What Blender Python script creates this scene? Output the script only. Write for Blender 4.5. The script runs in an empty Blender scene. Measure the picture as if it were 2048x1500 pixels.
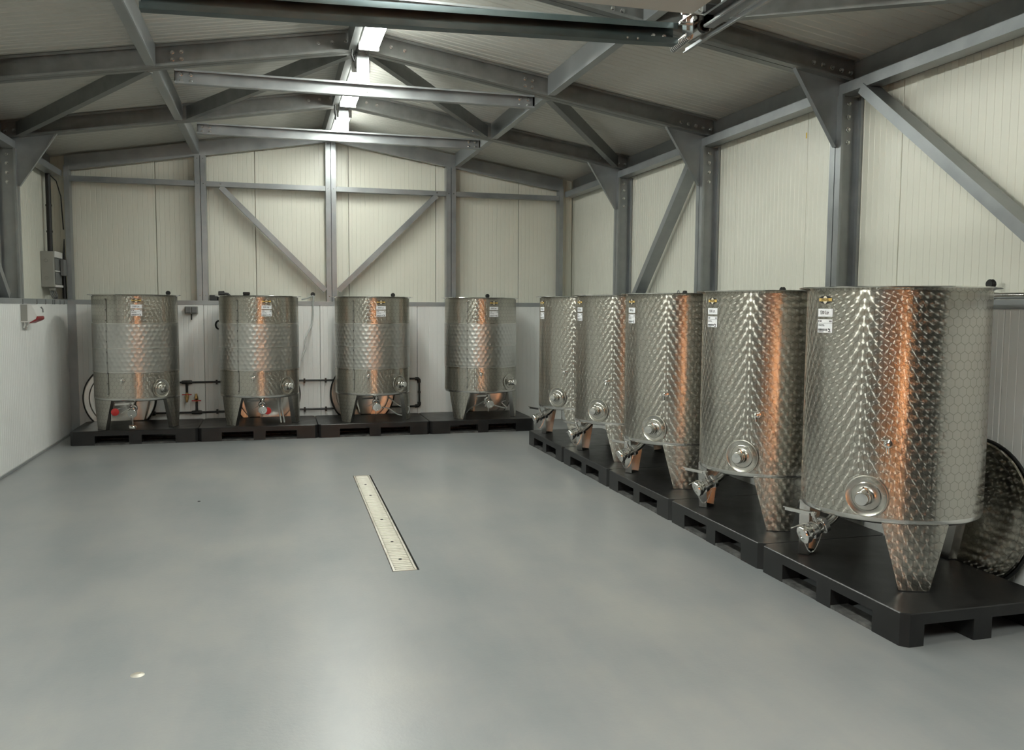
import bpy, math, random
from mathutils import Vector, Matrix
random.seed(7)
PI = math.pi
C = bpy.context.scene.collection
S = bpy.context.scene

# ------------------------------------------------------------------ camera, light, exposure
CAM_F, YAW, PITCH, ROLL, CAM_H = 1720.611, 0.26901, -0.07895, 0.006, 1.40464
d = Vector((math.sin(YAW)*math.cos(PITCH), math.cos(YAW)*math.cos(PITCH), math.sin(PITCH)))
r = Vector((math.cos(YAW), -math.sin(YAW), 0)); u = r.cross(d)
r2 = math.cos(ROLL)*r + math.sin(ROLL)*u
u2 = -math.sin(ROLL)*r + math.cos(ROLL)*u
cam = bpy.data.cameras.new('camera')
cam.sensor_fit = 'HORIZONTAL'; cam.sensor_width = 36; cam.lens = CAM_F/2048*36
cam.clip_start = 0.05; cam.clip_end = 200
co = bpy.data.objects.new('camera', cam); C.objects.link(co)
M = Matrix.Identity(4)
for i in range(3):
    M[i][0] = r2[i]; M[i][1] = u2[i]; M[i][2] = -d[i]
M[0][3] = 0; M[1][3] = 0; M[2][3] = CAM_H
co.matrix_world = M
S.camera = co

S.view_settings.view_transform = 'Standard'
S.view_settings.look = 'None'
S.view_settings.gamma = 1.0
S.view_settings.use_curve_mapping = False
S.view_settings.exposure = 0.36
S.cycles.use_denoising = True
S.cycles.max_bounces = 10
S.cycles.diffuse_bounces = 6
S.cycles.glossy_bounces = 5
S.cycles.sample_clamp_indirect = 6.0

world = bpy.data.worlds.new('world'); S.world = world
world.use_nodes = True
wb = world.node_tree.nodes['Background']
wb.inputs[0].default_value = (0.62, 0.72, 0.85, 1); wb.inputs[1].default_value = 0.6

LAMP = 52.0

# ------------------------------------------------------------------ helpers
class MB:
    """collects shapes, then links them as one mesh object"""
    def __init__(s): s.v = []; s.f = []; s.uv = []; s.mi = []; s.sm = []; s.m = 0; s.smooth = False
    def add(s, vs, fs, uvs=None, smooth=None):
        o = len(s.v); s.v += [tuple(p) for p in vs]
        s.uv += uvs if uvs else [(0.0, 0.0)]*len(vs)
        for f in fs:
            s.f.append(tuple(i+o for i in f)); s.mi.append(s.m); s.sm.append(s.smooth if smooth is None else smooth)
        return s
    def box(s, x0, x1, y0, y1, z0, z1, bev=0):
        if bev:
            return s.bevbox(x0, x1, y0, y1, z0, z1, bev)
        vs = [(x, y, z) for z in (z0, z1) for y in (y0, y1) for x in (x0, x1)]
        return s.add(vs, [(0, 2, 3, 1), (4, 5, 7, 6), (0, 1, 5, 4), (2, 6, 7, 3), (0, 4, 6, 2), (1, 3, 7, 5)], smooth=False)
    def bevbox(s, x0, x1, y0, y1, z0, z1, b):
        # chamfered on every edge: three rings of eight
        def ring(z, i):
            a0, a1, b0, b1 = x0+i, x1-i, y0+i, y1-i
            return [(a0+b-i, b0, z), (a1-b+i, b0, z), (a1, b0+b-i, z), (a1, b1-b+i, z), (a1-b+i, b1, z), (a0+b-i, b1, z), (a0, b1-b+i, z), (a0, b0+b-i, z)]
        def rect(z): return [(x0+b, y0+b, z), (x1-b, y0+b, z), (x1-b, y0+b, z), (x1-b, y1-b, z), (x1-b, y1-b, z), (x0+b, y1-b, z), (x0+b, y1-b, z), (x0+b, y0+b, z)]
        R = [ring(z0+b, 0), ring(z1-b, 0)]
        vs = []; 
        bot = [(x0+b, y0+b, z0), (x1-b, y0+b, z0), (x1-b, y1-b, z0), (x0+b, y1-b, z0)]
        top = [(x, y, z1) for x, y, _ in bot]
        vs = bot + R[0] + R[1] + top
        fs = [(3, 2, 1, 0), (20, 21, 22, 23)]
        for i in range(8): fs.append((4+i, 4+(i+1) % 8, 12+(i+1) % 8, 12+i))
        for k, i in enumerate((0, 2, 4, 6)):
            fs.append((k, (k+1) % 4, 4+(i+1) % 8, 4+i)); fs.append((12+i, 12+(i+1) % 8, 20+(k+1) % 4, 20+k))
        for k, i in enumerate((7, 1, 3, 5)):
            fs.append((k, 4+(i+1) % 8, 4+i)); fs.append((20+k, 12+i, 12+(i+1) % 8))
        return s.add(vs, fs, smooth=False)
    def prism(s, ring0, ring1, caps=True, smooth=False):
        n = len(ring0); vs = list(ring0)+list(ring1)
        fs = [(i, (i+1) % n, n+(i+1) % n, n+i) for i in range(n)]
        s.add(vs, fs, smooth=smooth)
        if caps:
            s.add(list(ring0), [tuple(reversed(range(n)))], smooth=False); s.add(list(ring1), [tuple(range(n))], smooth=False)
        return s
    def sweep(s, prof, p0, p1, ax, ay, caps=True):
        p0, p1, ax, ay = map(Vector, (p0, p1, ax, ay))
        return s.prism([p0+ax*a+ay*b for a, b in prof], [p1+ax*a+ay*b for a, b in prof], caps)
    def tube(s, path, rad, n=10, closed=False, caps=True):
        pts = [Vector(p) for p in path]; N = len(pts); rings = []
        rad = rad if isinstance(rad, (list, tuple)) else [rad]*N
        prev = None
        for i, p in enumerate(pts):
            a = pts[(i-1) % N] if (closed or i > 0) else p; b = pts[(i+1) % N] if (closed or i < N-1) else p
            t = (b-a).normalized()
            if prev is None:
                up = Vector((0, 0, 1)) if abs(t.z) < 0.9 else Vector((1, 0, 0)); nx = t.cross(up).normalized()
            else:
                nx = (prev-t*prev.dot(t)).normalized()
            prev = nx; ny = t.cross(nx)
            rings.append([p+(nx*math.cos(2*PI*k/n)+ny*math.sin(2*PI*k/n))*rad[i] for k in range(n)])
        vs = [q for R in rings for q in R]; fs = []
        for i in range(N if closed else N-1):
            j = (i+1) % N
            for k in range(n): fs.append((i*n+k, i*n+(k+1) % n, j*n+(k+1) % n, j*n+k))
        s.add(vs, fs, smooth=True)
        if caps and not closed:
            s.add(rings[0], [tuple(reversed(range(n)))], smooth=False); s.add(rings[-1], [tuple(range(n))], smooth=False)
        return s
    def lathe(s, prof, n=24, mat=None, smooth=True, a0=0, a1=2*PI):
        """prof: (radius, height) pairs turned about local Z"""
        vs = []; fs = []; full = abs(a1-a0-2*PI) < 1e-6; cols = n if full else n+1
        for (q, z) in prof:
            for k in range(cols):
                a = a0+(a1-a0)*k/n; p = Vector((q*math.cos(a), q*math.sin(a), z))
                vs.append(mat @ p if mat else p)
        for i in range(len(prof)-1):
            for k in range(n):
                j = (k+1) % cols
                fs.append((i*cols+k, i*cols+j, (i+1)*cols+j, (i+1)*cols+k))
        return s.add(vs, fs, smooth=smooth)
    def build(s, name, mats, parent=None, sharp=0.6):
        me = bpy.data.meshes.new(name)
        me.from_pydata(s.v, [], s.f)
        for m in (mats if isinstance(mats, (list, tuple)) else [mats]): me.materials.append(m)
        me.polygons.foreach_set('material_index', s.mi)
        me.polygons.foreach_set('use_smooth', s.sm)
        if any(s.uv_used() for _ in (0,)):
            l = me.uv_layers.new(name='uv')
            for li, lp in enumerate(me.loops): l.data[li].uv = s.uv[lp.vertex_index]
        me.update()
        if any(s.sm):
            try: me.set_sharp_from_angle(angle=sharp)
            except Exception: pass
        return link(name, me, parent)
    def uv_used(s): return any(q != (0.0, 0.0) for q in s.uv)

def link(name, me, parent=None):
    o = bpy.data.objects.new(name, me); C.objects.link(o)
    if parent: o.parent = parent
    return o
def curve(pts, n=6):
    P = [Vector(p) for p in pts]; out = []
    for i in range(len(P)-1):
        a, b, c, e = P[max(i-1, 0)], P[i], P[i+1], P[min(i+2, len(P)-1)]
        for k in range(n):
            t = k/n; out.append(.5*((2*b)+(c-a)*t+(2*a-5*b+4*c-e)*t*t+(3*b-a-3*c+e)*t**3))
    return out+[P[-1]]
def tag(o, label=None, cat=None, group=None, kind=None):
    if label: o['label'] = label
    if cat: o['category'] = cat
    if group: o['group'] = group
    if kind: o['kind'] = kind
    return o
def thing(name, label, cat, loc=(0, 0, 0), rz=0, group=None):
    o = bpy.data.objects.new(name, None); C.objects.link(o); o.empty_display_size = 0.1
    o.location = loc; o.rotation_euler = (0, 0, rz)
    return tag(o, label, cat, group)
def copy_tree(o, parent=None):
    c = o.copy(); C.objects.link(c)
    if parent: c.parent = parent
    for ch in list(o.children): copy_tree(ch, c)
    return c
def shift(o, dx=0, dy=0, dz=0):
    """parts are written in world coordinates: move the thing's origin without moving them"""
    return o
def axis_mat(origin, zdir, xdir=None):
    z = Vector(zdir).normalized()
    x = Vector(xdir) if xdir else (Vector((0, 0, 1)) if abs(z.z) < 0.9 else Vector((1, 0, 0)))
    x = (x-z*x.dot(z)).normalized(); y = z.cross(x)
    m = Matrix.Identity(4)
    for i in range(3): m[i][0], m[i][1], m[i][2], m[i][3] = x[i], y[i], z[i], origin[i]
    return m
def cee(dep, fl, lip, t, flip=1):
    """outline of a lipped C section: a = 0..dep along the web, b = 0..fl along the flanges"""
    p = [(0, 0), (dep, 0), (dep, fl), (dep-lip, fl), (dep-lip, fl-t), (dep-t, fl-t), (dep-t, t), (t, t), (t, fl-t), (lip, fl-t), (lip, fl), (0, fl)]
    return [(a, b*flip) for a, b in p]

# ------------------------------------------------------------------ materials
def mat(name, col, rough=0.5, metal=0.0, spec=0.5):
    m = bpy.data.materials.new(name); m.use_nodes = True
    b = m.node_tree.nodes['Principled BSDF']
    b.inputs['Base Color'].default_value = (*col, 1); b.inputs['Roughness'].default_value = rough
    b.inputs['Metallic'].default_value = metal; b.inputs['Specular IOR Level'].default_value = spec
    return m
def N(m, t, **kw):
    n = m.node_tree.nodes.new(t)
    for k, v in kw.items(): setattr(n, k, v)
    return n
def L(m, a, b): m.node_tree.links.new(a, b)
def bsdf(m): return m.node_tree.nodes['Principled BSDF']
def coords(m, kind='Object', scale=(1, 1, 1)):
    tc = N(m, 'ShaderNodeTexCoord'); mp = N(m, 'ShaderNodeMapping'); mp.inputs['Scale'].default_value = scale
    L(m, tc.outputs[kind], mp.inputs['Vector']); return mp.outputs['Vector']
def ramp(m, fac, stops):
    rp = N(m, 'ShaderNodeValToRGB'); e = rp.color_ramp.elements
    while len(e) < len(stops): e.new(0.5)
    for i, (p, c) in enumerate(stops): e[i].position = p; e[i].color = (*c, 1) if len(c) == 3 else c
    L(m, fac, rp.inputs['Fac']); return rp.outputs['Color']
def noise(m, vec, scale, detail=4, rough=0.55):
    n = N(m, 'ShaderNodeTexNoise'); n.inputs['Scale'].default_value = scale; n.inputs['Detail'].default_value = detail
    n.inputs['Roughness'].default_value = rough; L(m, vec, n.inputs['Vector']); return n.outputs['Fac']
def noisy(m, c0, c1, scale, r0=None, r1=None, stretch=(1, 1, 1), kind='Object', detail=4):
    f = noise(m, coords(m, kind, stretch), scale, detail)
    L(m, ramp(m, f, [(0.3, c0), (0.7, c1)]), bsdf(m).inputs['Base Color'])
    if r0 is not None:
        L(m, ramp(m, f, [(0.3, (r0,)*3), (0.7, (r1,)*3)]), bsdf(m).inputs['Roughness'])
    return m

galv = noisy(mat('galvanised_steel', (.5, .52, .54), .4, .62), (.27, .288, .298), (.345, .362, .372), 6, .30, .42)
galv_dull = noisy(mat('galvanised_steel_dull', (.4, .4, .4), .5, .62), (.185, .192, .19), (.25, .258, .255), 9, .36, .46)
galv_dark = noisy(mat('rail_steel_dark_reflection', (.12, .15, .16), .4, 1), (.10, .135, .145), (.15, .185, .195), 5, .30, .38)  # cross rail only: its dark teal reflection is put into the base colour
bolt_m = mat('zinc_bolt', (.58, .58, .57), .25, 1)
galv_light = noisy(mat('galvanised_flashing', (.4, .42, .43), .45, .5), (.33, .35, .36), (.40, .42, .43), 5, .4, .5)
strip_m = mat('scale_strip_steel', (.47, .46, .43), .36, 1)
red_dark = mat('dark_red_plastic', (.26, .012, .016), .35)
dark_box = mat('dark_box', (.03, .034, .036), .5)
cream = noisy(mat('cream_panel', (.78, .77, .68), .42), (.71, .705, .62), (.75, .745, .66), 1.5, .285, .36)
white_p = noisy(mat('white_panel', (.8, .81, .8), .4), (.80, .81, .795), (.85, .86, .845), 1.5, .36, .46)
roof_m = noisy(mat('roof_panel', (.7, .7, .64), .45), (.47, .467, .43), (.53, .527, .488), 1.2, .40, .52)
dark_wall = mat('anthracite_panel', (.045, .042, .04), .6)
black_pl = noisy(mat('black_plastic', (.02, .02, .021), .45), (.007, .007, .0075), (.016, .016, .0165), 7, .285, .38)
dusty_pl = noisy(mat('dusty_black_plastic', (.06, .06, .06), .6), (.03, .03, .03), (.13, .13, .125), 22)
black_rub = mat('black_rubber', (.012, .012, .012), .5)
dark_gap = mat('dark_gap', (.01, .01, .01), .9)
chrome = mat('polished_steel', (.78, .77, .74), .12, 1)
brushed = mat('brushed_steel', (.66, .65, .62), .27, 1)
white_pl = mat('white_plastic', (.75, .75, .73), .35)
plate_m = mat('plug_plate_steel', (.52, .505, .46), .26, 1)
grey_pl = mat('grey_plastic', (.30, .30, .275), .5)
midgrey_pl = mat('mid_grey_plastic', (.16, .165, .165), .45)
red_pl = mat('red_plastic', (.45, .02, .02), .35)
black_pipe = mat('black_pipe', (.018, .018, .018), .4)
brass = mat('brass', (.62, .44, .2), .3, 1)
hose_m = mat('clear_hose', (.62, .64, .62), .25); bsdf(hose_m).inputs['Transmission Weight'].default_value = .35
paper = mat('label_paper', (.86, .87, .9), .45)
ink = mat('label_ink', (.015, .015, .02), .6)
gold = mat('logo_gold', (.72, .50, .14), .45)
pale = mat('logo_pale', (.74, .68, .55), .45)
yellow = mat('yellow_tape', (.75, .52, .04), .5)
grate_m = noisy(mat('grate_steel', (.7, .68, .6), .4, .6), (.46, .42, .34), (.74, .72, .66), 9, .35, .55, detail=6)
timber = noisy(mat('varnished_timber', (.5, .22, .09), .45), (.72, .30, .12), (.82, .40, .18), 2, .4, .5, (.3, 1, 6))
terra = noisy(mat('terracotta', (.5, .2, .08), .8), (.60, .26, .11), (.72, .34, .15), 3)

floor_m = mat('epoxy_floor', (.42, .45, .45), .3)
def build_floor_mat(m):
    v = coords(m)
    a = noise(m, v, 0.9, 5, .6); b = noise(m, coords(m, 'Object', (1, .25, 1)), 3.0, 4, .6)
    mx = N(m, 'ShaderNodeMix'); mx.data_type = 'FLOAT'; mx.inputs['Factor'].default_value = .4
    L(m, a, mx.inputs['A']); L(m, b, mx.inputs['B'])
    L(m, ramp(m, mx.outputs['Result'], [(.10, (.14, .178, .192)), (.5, (.276, .284, .285)), (.90, (.41, .40, .36))]), bsdf(m).inputs['Base Color'])
    L(m, ramp(m, mx.outputs['Result'], [(.1, (.285,)*3), (.9, (.36,)*3)]), bsdf(m).inputs['Roughness'])
    bp = N(m, 'ShaderNodeBump'); bp.inputs['Strength'].default_value = .12; bp.inputs['Distance'].default_value = .004
    L(m, noise(m, v, 60, 3), bp.inputs['Height']); L(m, bp.outputs['Normal'], bsdf(m).inputs['Normal'])
build_floor_mat(floor_m)

def marbled(name, cell=0.0445, jacket=False):
    """stainless sheet finished with a lattice of round brush swirls (UV is in metres): every swirl is brushed along circles,
    so its grain direction turns about the centre of its own hexagonal cell"""
    m = mat(name, (.58, .56, .515), .27, 1)
    uvn = N(m, 'ShaderNodeUVMap'); uvn.uv_map = 'uv'
    def vm(op, a, b=None, scale=None):
        n = N(m, 'ShaderNodeVectorMath', operation=op)
        for i, q in enumerate((a, b)):
            if q is None: continue
            if isinstance(q, tuple): n.inputs[i].default_value = q
            else: L(m, q, n.inputs[i])
        if scale is not None:
            if isinstance(scale, (int, float)): n.inputs['Scale'].default_value = scale
            else: L(m, scale, n.inputs['Scale'])
        return n
    def mt(op, a, b=None, c=None):
        n = N(m, 'ShaderNodeMath', operation=op)
        for i, q in enumerate((a, b, c)):
            if q is None: continue
            if isinstance(q, (int, float)): n.inputs[i].default_value = q
            else: L(m, q, n.inputs[i])
        return n.outputs[0]
    R3 = 1.7320508
    p = vm('MULTIPLY_ADD', uvn.outputs['UV'], (1/cell,)*3); p.inputs[2].default_value = (200, 200*R3, 0)
    p = p.outputs[0]
    a = vm('SUBTRACT', vm('MODULO', p, (1, R3, 1)).outputs[0], (.5, R3/2, 0)).outputs[0]
    b = vm('SUBTRACT', vm('MODULO', vm('SUBTRACT', p, (.5, R3/2, 0)).outputs[0], (1, R3, 1)).outputs[0], (.5, R3/2, 0)).outputs[0]
    la = vm('LENGTH', vm('MULTIPLY', a, (1, 1, 0)).outputs[0]).outputs['Value']
    lb = vm('LENGTH', vm('MULTIPLY', b, (1, 1, 0)).outputs[0]).outputs['Value']
    pick = mt('LESS_THAN', lb, la)
    mx = N(m, 'ShaderNodeMix'); mx.data_type = 'VECTOR'
    L(m, pick, mx.inputs['Factor']); L(m, a, mx.inputs[4]); L(m, b, mx.inputs[5])
    g = mx.outputs[1]
    sep = N(m, 'ShaderNodeSeparateXYZ'); L(m, g, sep.inputs[0]); gx, gy = sep.outputs[0], sep.outputs[1]
    tg = N(m, 'ShaderNodeTangent'); tg.direction_type = 'UV_MAP'; tg.uv_map = 'uv'
    geo = N(m, 'ShaderNodeNewGeometry')
    bt = vm('CROSS_PRODUCT', geo.outputs['Normal'], tg.outputs[0]).outputs[0]
    # grooves run along circles, so the sheen spreads along the radius: gx * T + gy * B
    t1 = vm('SCALE', tg.outputs[0], scale=gx).outputs[0]
    t2 = vm('SCALE', bt, scale=gy).outputs[0]
    circ = vm('NORMALIZE', vm('ADD', t1, t2).outputs[0]).outputs[0]
    B = bsdf(m)
    L(m, circ, B.inputs['Tangent'])
    # hexagonal distance from the cell centre
    ab = vm('ABSOLUTE', g).outputs[0]
    hx = mt('MAXIMUM', vm('DOT_PRODUCT', ab, (1, 0, 0)).outputs['Value'], vm('DOT_PRODUCT', ab, (.5, R3/2, 0)).outputs['Value'])
    if not jacket:
        B.inputs['Anisotropic'].default_value = .6
        B.inputs['Roughness'].default_value = .20
        col = ramp(m, hx, [(.44, (.51, .492, .44)), (.49, (.335, .32, .28))]); L(m, col, B.inputs['Base Color'])
        G = N(m, 'ShaderNodeBsdfAnisotropic'); G.inputs['Anisotropy'].default_value = .74; G.inputs['Rotation'].default_value = .25
        G.inputs['Roughness'].default_value = .34
        L(m, circ, G.inputs['Tangent']); L(m, col, G.inputs['Color'])
        ms = N(m, 'ShaderNodeMixShader'); ms.inputs[0].default_value = .43
        L(m, B.outputs[0], ms.inputs[1]); L(m, G.outputs[0], ms.inputs[2])
        mo = [n for n in m.node_tree.nodes if n.type == 'OUTPUT_MATERIAL'][0]; L(m, ms.outputs[0], mo.inputs['Surface'])
        bp = N(m, 'ShaderNodeBump'); bp.inputs['Strength'].default_value = .10; bp.inputs['Distance'].default_value = .004
        L(m, mt('SUBTRACT', 0.25, mt('MULTIPLY', hx, hx)), bp.inputs['Height']); L(m, bp.outputs['Normal'], B.inputs['Normal'])
    else:
        B.inputs['Roughness'].default_value = .34
        B.inputs['Base Color'].default_value = (.54, .535, .51, 1)
        bp = N(m, 'ShaderNodeBump'); bp.inputs['Strength'].default_value = .42; bp.inputs['Distance'].default_value = .005
        ll = mt('MINIMUM', la, lb)
        L(m, mt('MULTIPLY', mt('COSINE', mt('MULTIPLY', ll, 5.4)), -0.5), bp.inputs['Height']); L(m, bp.outputs['Normal'], B.inputs['Normal'])
    return m
marb = marbled('marbled_stainless')
jack = marbled('dimpled_jacket_steel', .050, True)

def lamp_mat(name, k):
    m = bpy.data.materials.new(name); m.use_nodes = True
    nt = m.node_tree; nt.nodes.clear()
    em = nt.nodes.new('ShaderNodeEmission'); em.inputs[0].default_value = (.965, 1.0, .925, 1); em.inputs[1].default_value = LAMP*k
    ou = nt.nodes.new('ShaderNodeOutputMaterial'); nt.links.new(em.outputs[0], ou.inputs[0]); return m
lamp_m = lamp_mat('lamp_diffuser', 1.0); lamp_s = lamp_mat('floodlight_lens', 5.2); lamp_p = lamp_mat('porch_lamp_diffuser', 3.4); lamp_w = lamp_mat('added_washer_glow', 2.2)  # the last glow is for the added lamps at the timber wall

# ------------------------------------------------------------------ dimensions
XC = 0.66                                    # ridge
XL, XR = -2.145, 3.465                       # faces of the lower linings
ULX, URX = -2.31, 3.63                       # faces of the upper panels
YW, UYW = 10.20, 10.36                       # back lining, back upper panels
SL = 0.162
YA, YB, YC = 4.843, 6.671, 8.511
YF = 1.2                                     # inner face of the front wall
def zb(x): return 3.30 - SL*abs(x-XC)        # underside of the rafters
def zr(x): return 3.455 - SL*abs(x-XC)       # underside of the roof panels
RAIL0, RAIL1 = 1.408, 1.455
OUT = 'structure'

# ------------------------------------------------------------------ the room
# drain: a narrow channel in the floor
DC = Vector((0.6625, 5.808, 0)); DL, DW = 2.66, 0.128
DA = math.atan2(-(0.6735-0.651), 2.657)
def dpt(a, b, z=0):
    ca, sa = math.cos(-DA), math.sin(-DA)
    return (DC.x + a*ca + b*sa, DC.y - a*sa + b*ca, z)
fl = MB()
hole = [dpt(-DW/2-.004, -DL/2-.004), dpt(DW/2+.012, -DL/2-.004), dpt(DW/2+.012, DL/2+.012), dpt(-DW/2-.004, DL/2+.012)]
outr = [(-2.45, 1.1, 0), (3.8, 1.1, 0), (3.8, 10.55, 0), (-2.45, 10.55, 0)]
fl.add(outr+hole, [(0, 1, 5, 4), (1, 2, 6, 5), (2, 3, 7, 6), (3, 0, 4, 7)])
fl.add(hole+[(x, y, -.06) for x, y, z in hole], [(0, 1, 5, 4), (1, 2, 6, 5), (2, 3, 7, 6), (3, 0, 4, 7), (4, 5, 6, 7)])
fl.add(outr+[(x, y, -.2) for x, y, z in outr], [(0, 4, 5, 1), (1, 5, 6, 2), (2, 6, 7, 3), (3, 7, 4, 0), (4, 7, 6, 5)])
tag(fl.build('floor', floor_m), 'smooth grey epoxy floor of the hall', kind=OUT)

def ribbed(umin, umax, top, bot, put, thick=.035, pitch=.052, depth=.0022, gw=.007, extra=()):
    """a sheet panel with fine grooves; put(u, depth, z) gives the point"""
    us = [(umin, thick), (umin, 0.003), (umin+.003, 0)]
    k = umin + pitch*.6
    while k < umax-.02:
        us += [(k, 0), (k+gw*.3, depth), (k+gw*.7, depth), (k+gw, 0)]
        k += pitch
    for e in extra:
        if umin < e < umax: us.append((e, 0))
    us += [(umax-.003, 0), (umax, .003), (umax, thick)]
    us = us[:3]+sorted(us[3:-3])+us[-3:]
    n = len(us); b = MB()
    vs = [put(q, w, bot(q) if callable(bot) else bot) for q, w in us]+[put(q, w, top(q) if callable(top) else top) for q, w in us]
    b.add(vs, [(i, i+1, n+i+1, n+i) for i in range(n-1)])
    b.add([vs[n], vs[2*n-1], vs[n-1], vs[0]], [(0, 1, 2, 3)])
    return b
GAP = .003
def seams(a, b, first, pitch):
    out = [a]; q = first
    while q < b-.05:
        if q > a+.05: out.append(q)
        q += pitch
    return out+[b]
# back wall
wbk = MB().add([(-2.45, 10.41, 0), (3.8, 10.41, 0), (3.8, 10.41, 3.0), (XC, 10.41, 3.52), (-2.45, 10.41, 3.0),
                (-2.45, 10.51, 0), (3.8, 10.51, 0), (3.8, 10.51, 3.0), (XC, 10.51, 3.52), (-2.45, 10.51, 3.0)],
               [(0, 1, 2, 3, 4), (9, 8, 7, 6, 5), (0, 5, 6, 1), (1, 6, 7, 2), (2, 7, 8, 3), (3, 8, 9, 4), (4, 9, 5, 0)]).build('wall_back', cream)
tag(wbk, 'cream ribbed gable wall at the far end with white lower lining', kind=OUT)
ss = seams(ULX, URX, -2.30+.0, 1.05); ss = [ULX, -1.254, -.195, .855, 1.89, 2.93, URX]
for a, b in zip(ss, ss[1:]):
    ribbed(a+GAP, b-GAP, lambda q: zr(q)+.03, RAIL1-.05, lambda q, w, z: (q, UYW+w, z), extra=(XC,)).build('panel', cream, wbk)
ss = [XL, -.765, .504, 1.637, XR]; ss = [XL, -1.80, -.765, .504, 1.637, 2.70, XR]
for a, b in zip(ss, ss[1:]):
    ribbed(a+.002, b-.002, RAIL0+.02, 0.002, lambda q, w, z: (q, YW+w, z), pitch=.052, depth=.0014).build('lining_panel', white_p, wbk)
MB().sweep([(0, 0), (0, RAIL1-RAIL0), (.17, RAIL1-RAIL0), (.17, RAIL1-RAIL0-.003), (.003, RAIL1-RAIL0-.003), (.003, 0)],
           (XL, YW-.004, RAIL0), (XR, YW-.004, RAIL0), (0, 1, 0), (0, 0, 1)).build('cap_rail', galv_light, wbk)
MB().box(XL, XL+.085, YW-.006, YW-.001, 0.003, RAIL0).build('corner_flashing', galv_light, wbk)
# side walls
def side(name, label, lx, ux, sgn, ups, lows):
    w = MB().box(min(ux+sgn*.05, ux+sgn*.15), max(ux+sgn*.05, ux+sgn*.15), 1.1, 10.41, 0, 3.02).build(name, cream)
    tag(w, label, kind=OUT)
    for a, b in zip(ups, ups[1:]):
        ribbed(a+GAP, b-GAP, zr(ux)+.03, RAIL1-.05, lambda q, d_, z: (ux+sgn*d_, q, z)).build('panel', cream, w)
    for a, b in zip(lows, lows[1:]):
        ribbed(a+.002, b-.002, RAIL0+.02, 0.002, lambda q, d_, z: (lx+sgn*d_, q, z), depth=.0012).build('lining_panel', white_p, w)
    MB().sweep([(0, 0), (0, RAIL1-RAIL0), (.17, RAIL1-RAIL0), (.17, RAIL1-RAIL0-.003), (.003, RAIL1-RAIL0-.003), (.003, 0)],
               (lx-sgn*.004, YF, RAIL0), (lx-sgn*.004, YW, RAIL0), (sgn, 0, 0), (0, 0, 1)).build('cap_rail', galv_light, w)
    return w
wr = side('wall_right', 'cream ribbed side wall behind the long row of tanks', XR, URX, 1,
          [YF, 1.6, 2.55, 3.50, 4.43, 5.385, 6.355, 7.31, 8.35, 9.30, 10.36], [YF, 2.44, 3.45, 4.45, 5.45, 6.45, 7.45, 8.45, 9.45, YW])
wl = side('wall_left', 'cream ribbed side wall with white lining at the left', XL, ULX, -1,
          [YF, 2.3, 3.3, 4.3, 5.3, 6.3, 7.3, 8.3, 9.43, 10.36], [YF, 2.6, 3.8, 5.0, 6.2, 7.4, 8.6, 9.8, YW])
MB().box(XL-.02, XL+.012, YF, YW, 0.001, .022).build('baseboard_left', floor_m).__setitem__('kind', OUT)
for i, q in enumerate((8.48, 8.95, 9.27, 9.55, 9.62, 9.85, 10.03)):       # straps on the left cap rail
    MB().box(XL-.0015, XL+.009, q, q+.012, RAIL0-.004, RAIL1-.006).build('strap', galv_dull, wl)
# front wall round the doorway (behind the camera)
fw = MB()
DX0, DX1, DZ = -.47, 1.86, 2.62
fw.box(-2.45, DX0, 1.1, YF, 0, 3.02); fw.box(DX1, 3.8, 1.1, YF, 0, 3.02); fw.box(DX0, DX1, 1.1, YF, DZ, 3.02)
fw.add([(-2.45, 1.1, 3.02), (3.8, 1.1, 3.02), (XC, 1.1, 3.56), (-2.45, YF, 3.02), (3.8, YF, 3.02), (XC, YF, 3.56)], [(0, 1, 2), (5, 4, 3), (0, 3, 4, 1), (1, 4, 5, 2), (2, 5, 3, 0)])
tag(fw.build('wall_front', dark_wall), 'dark front wall round the open doorway', kind=OUT)
# roof
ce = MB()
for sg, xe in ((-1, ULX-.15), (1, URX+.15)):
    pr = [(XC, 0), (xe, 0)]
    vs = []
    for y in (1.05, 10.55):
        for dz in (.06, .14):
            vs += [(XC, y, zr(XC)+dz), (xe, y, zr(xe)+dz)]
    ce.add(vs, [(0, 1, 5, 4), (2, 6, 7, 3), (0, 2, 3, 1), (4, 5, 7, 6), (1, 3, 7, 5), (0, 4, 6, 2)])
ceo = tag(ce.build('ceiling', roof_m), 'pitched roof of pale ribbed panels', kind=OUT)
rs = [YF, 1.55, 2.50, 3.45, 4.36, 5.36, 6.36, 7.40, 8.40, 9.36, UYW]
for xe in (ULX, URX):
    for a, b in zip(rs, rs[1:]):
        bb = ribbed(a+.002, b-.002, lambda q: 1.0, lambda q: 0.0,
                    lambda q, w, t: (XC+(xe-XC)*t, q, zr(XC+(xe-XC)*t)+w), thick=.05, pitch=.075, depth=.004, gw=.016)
        bb.build('panel', roof_m, ceo)

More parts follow.
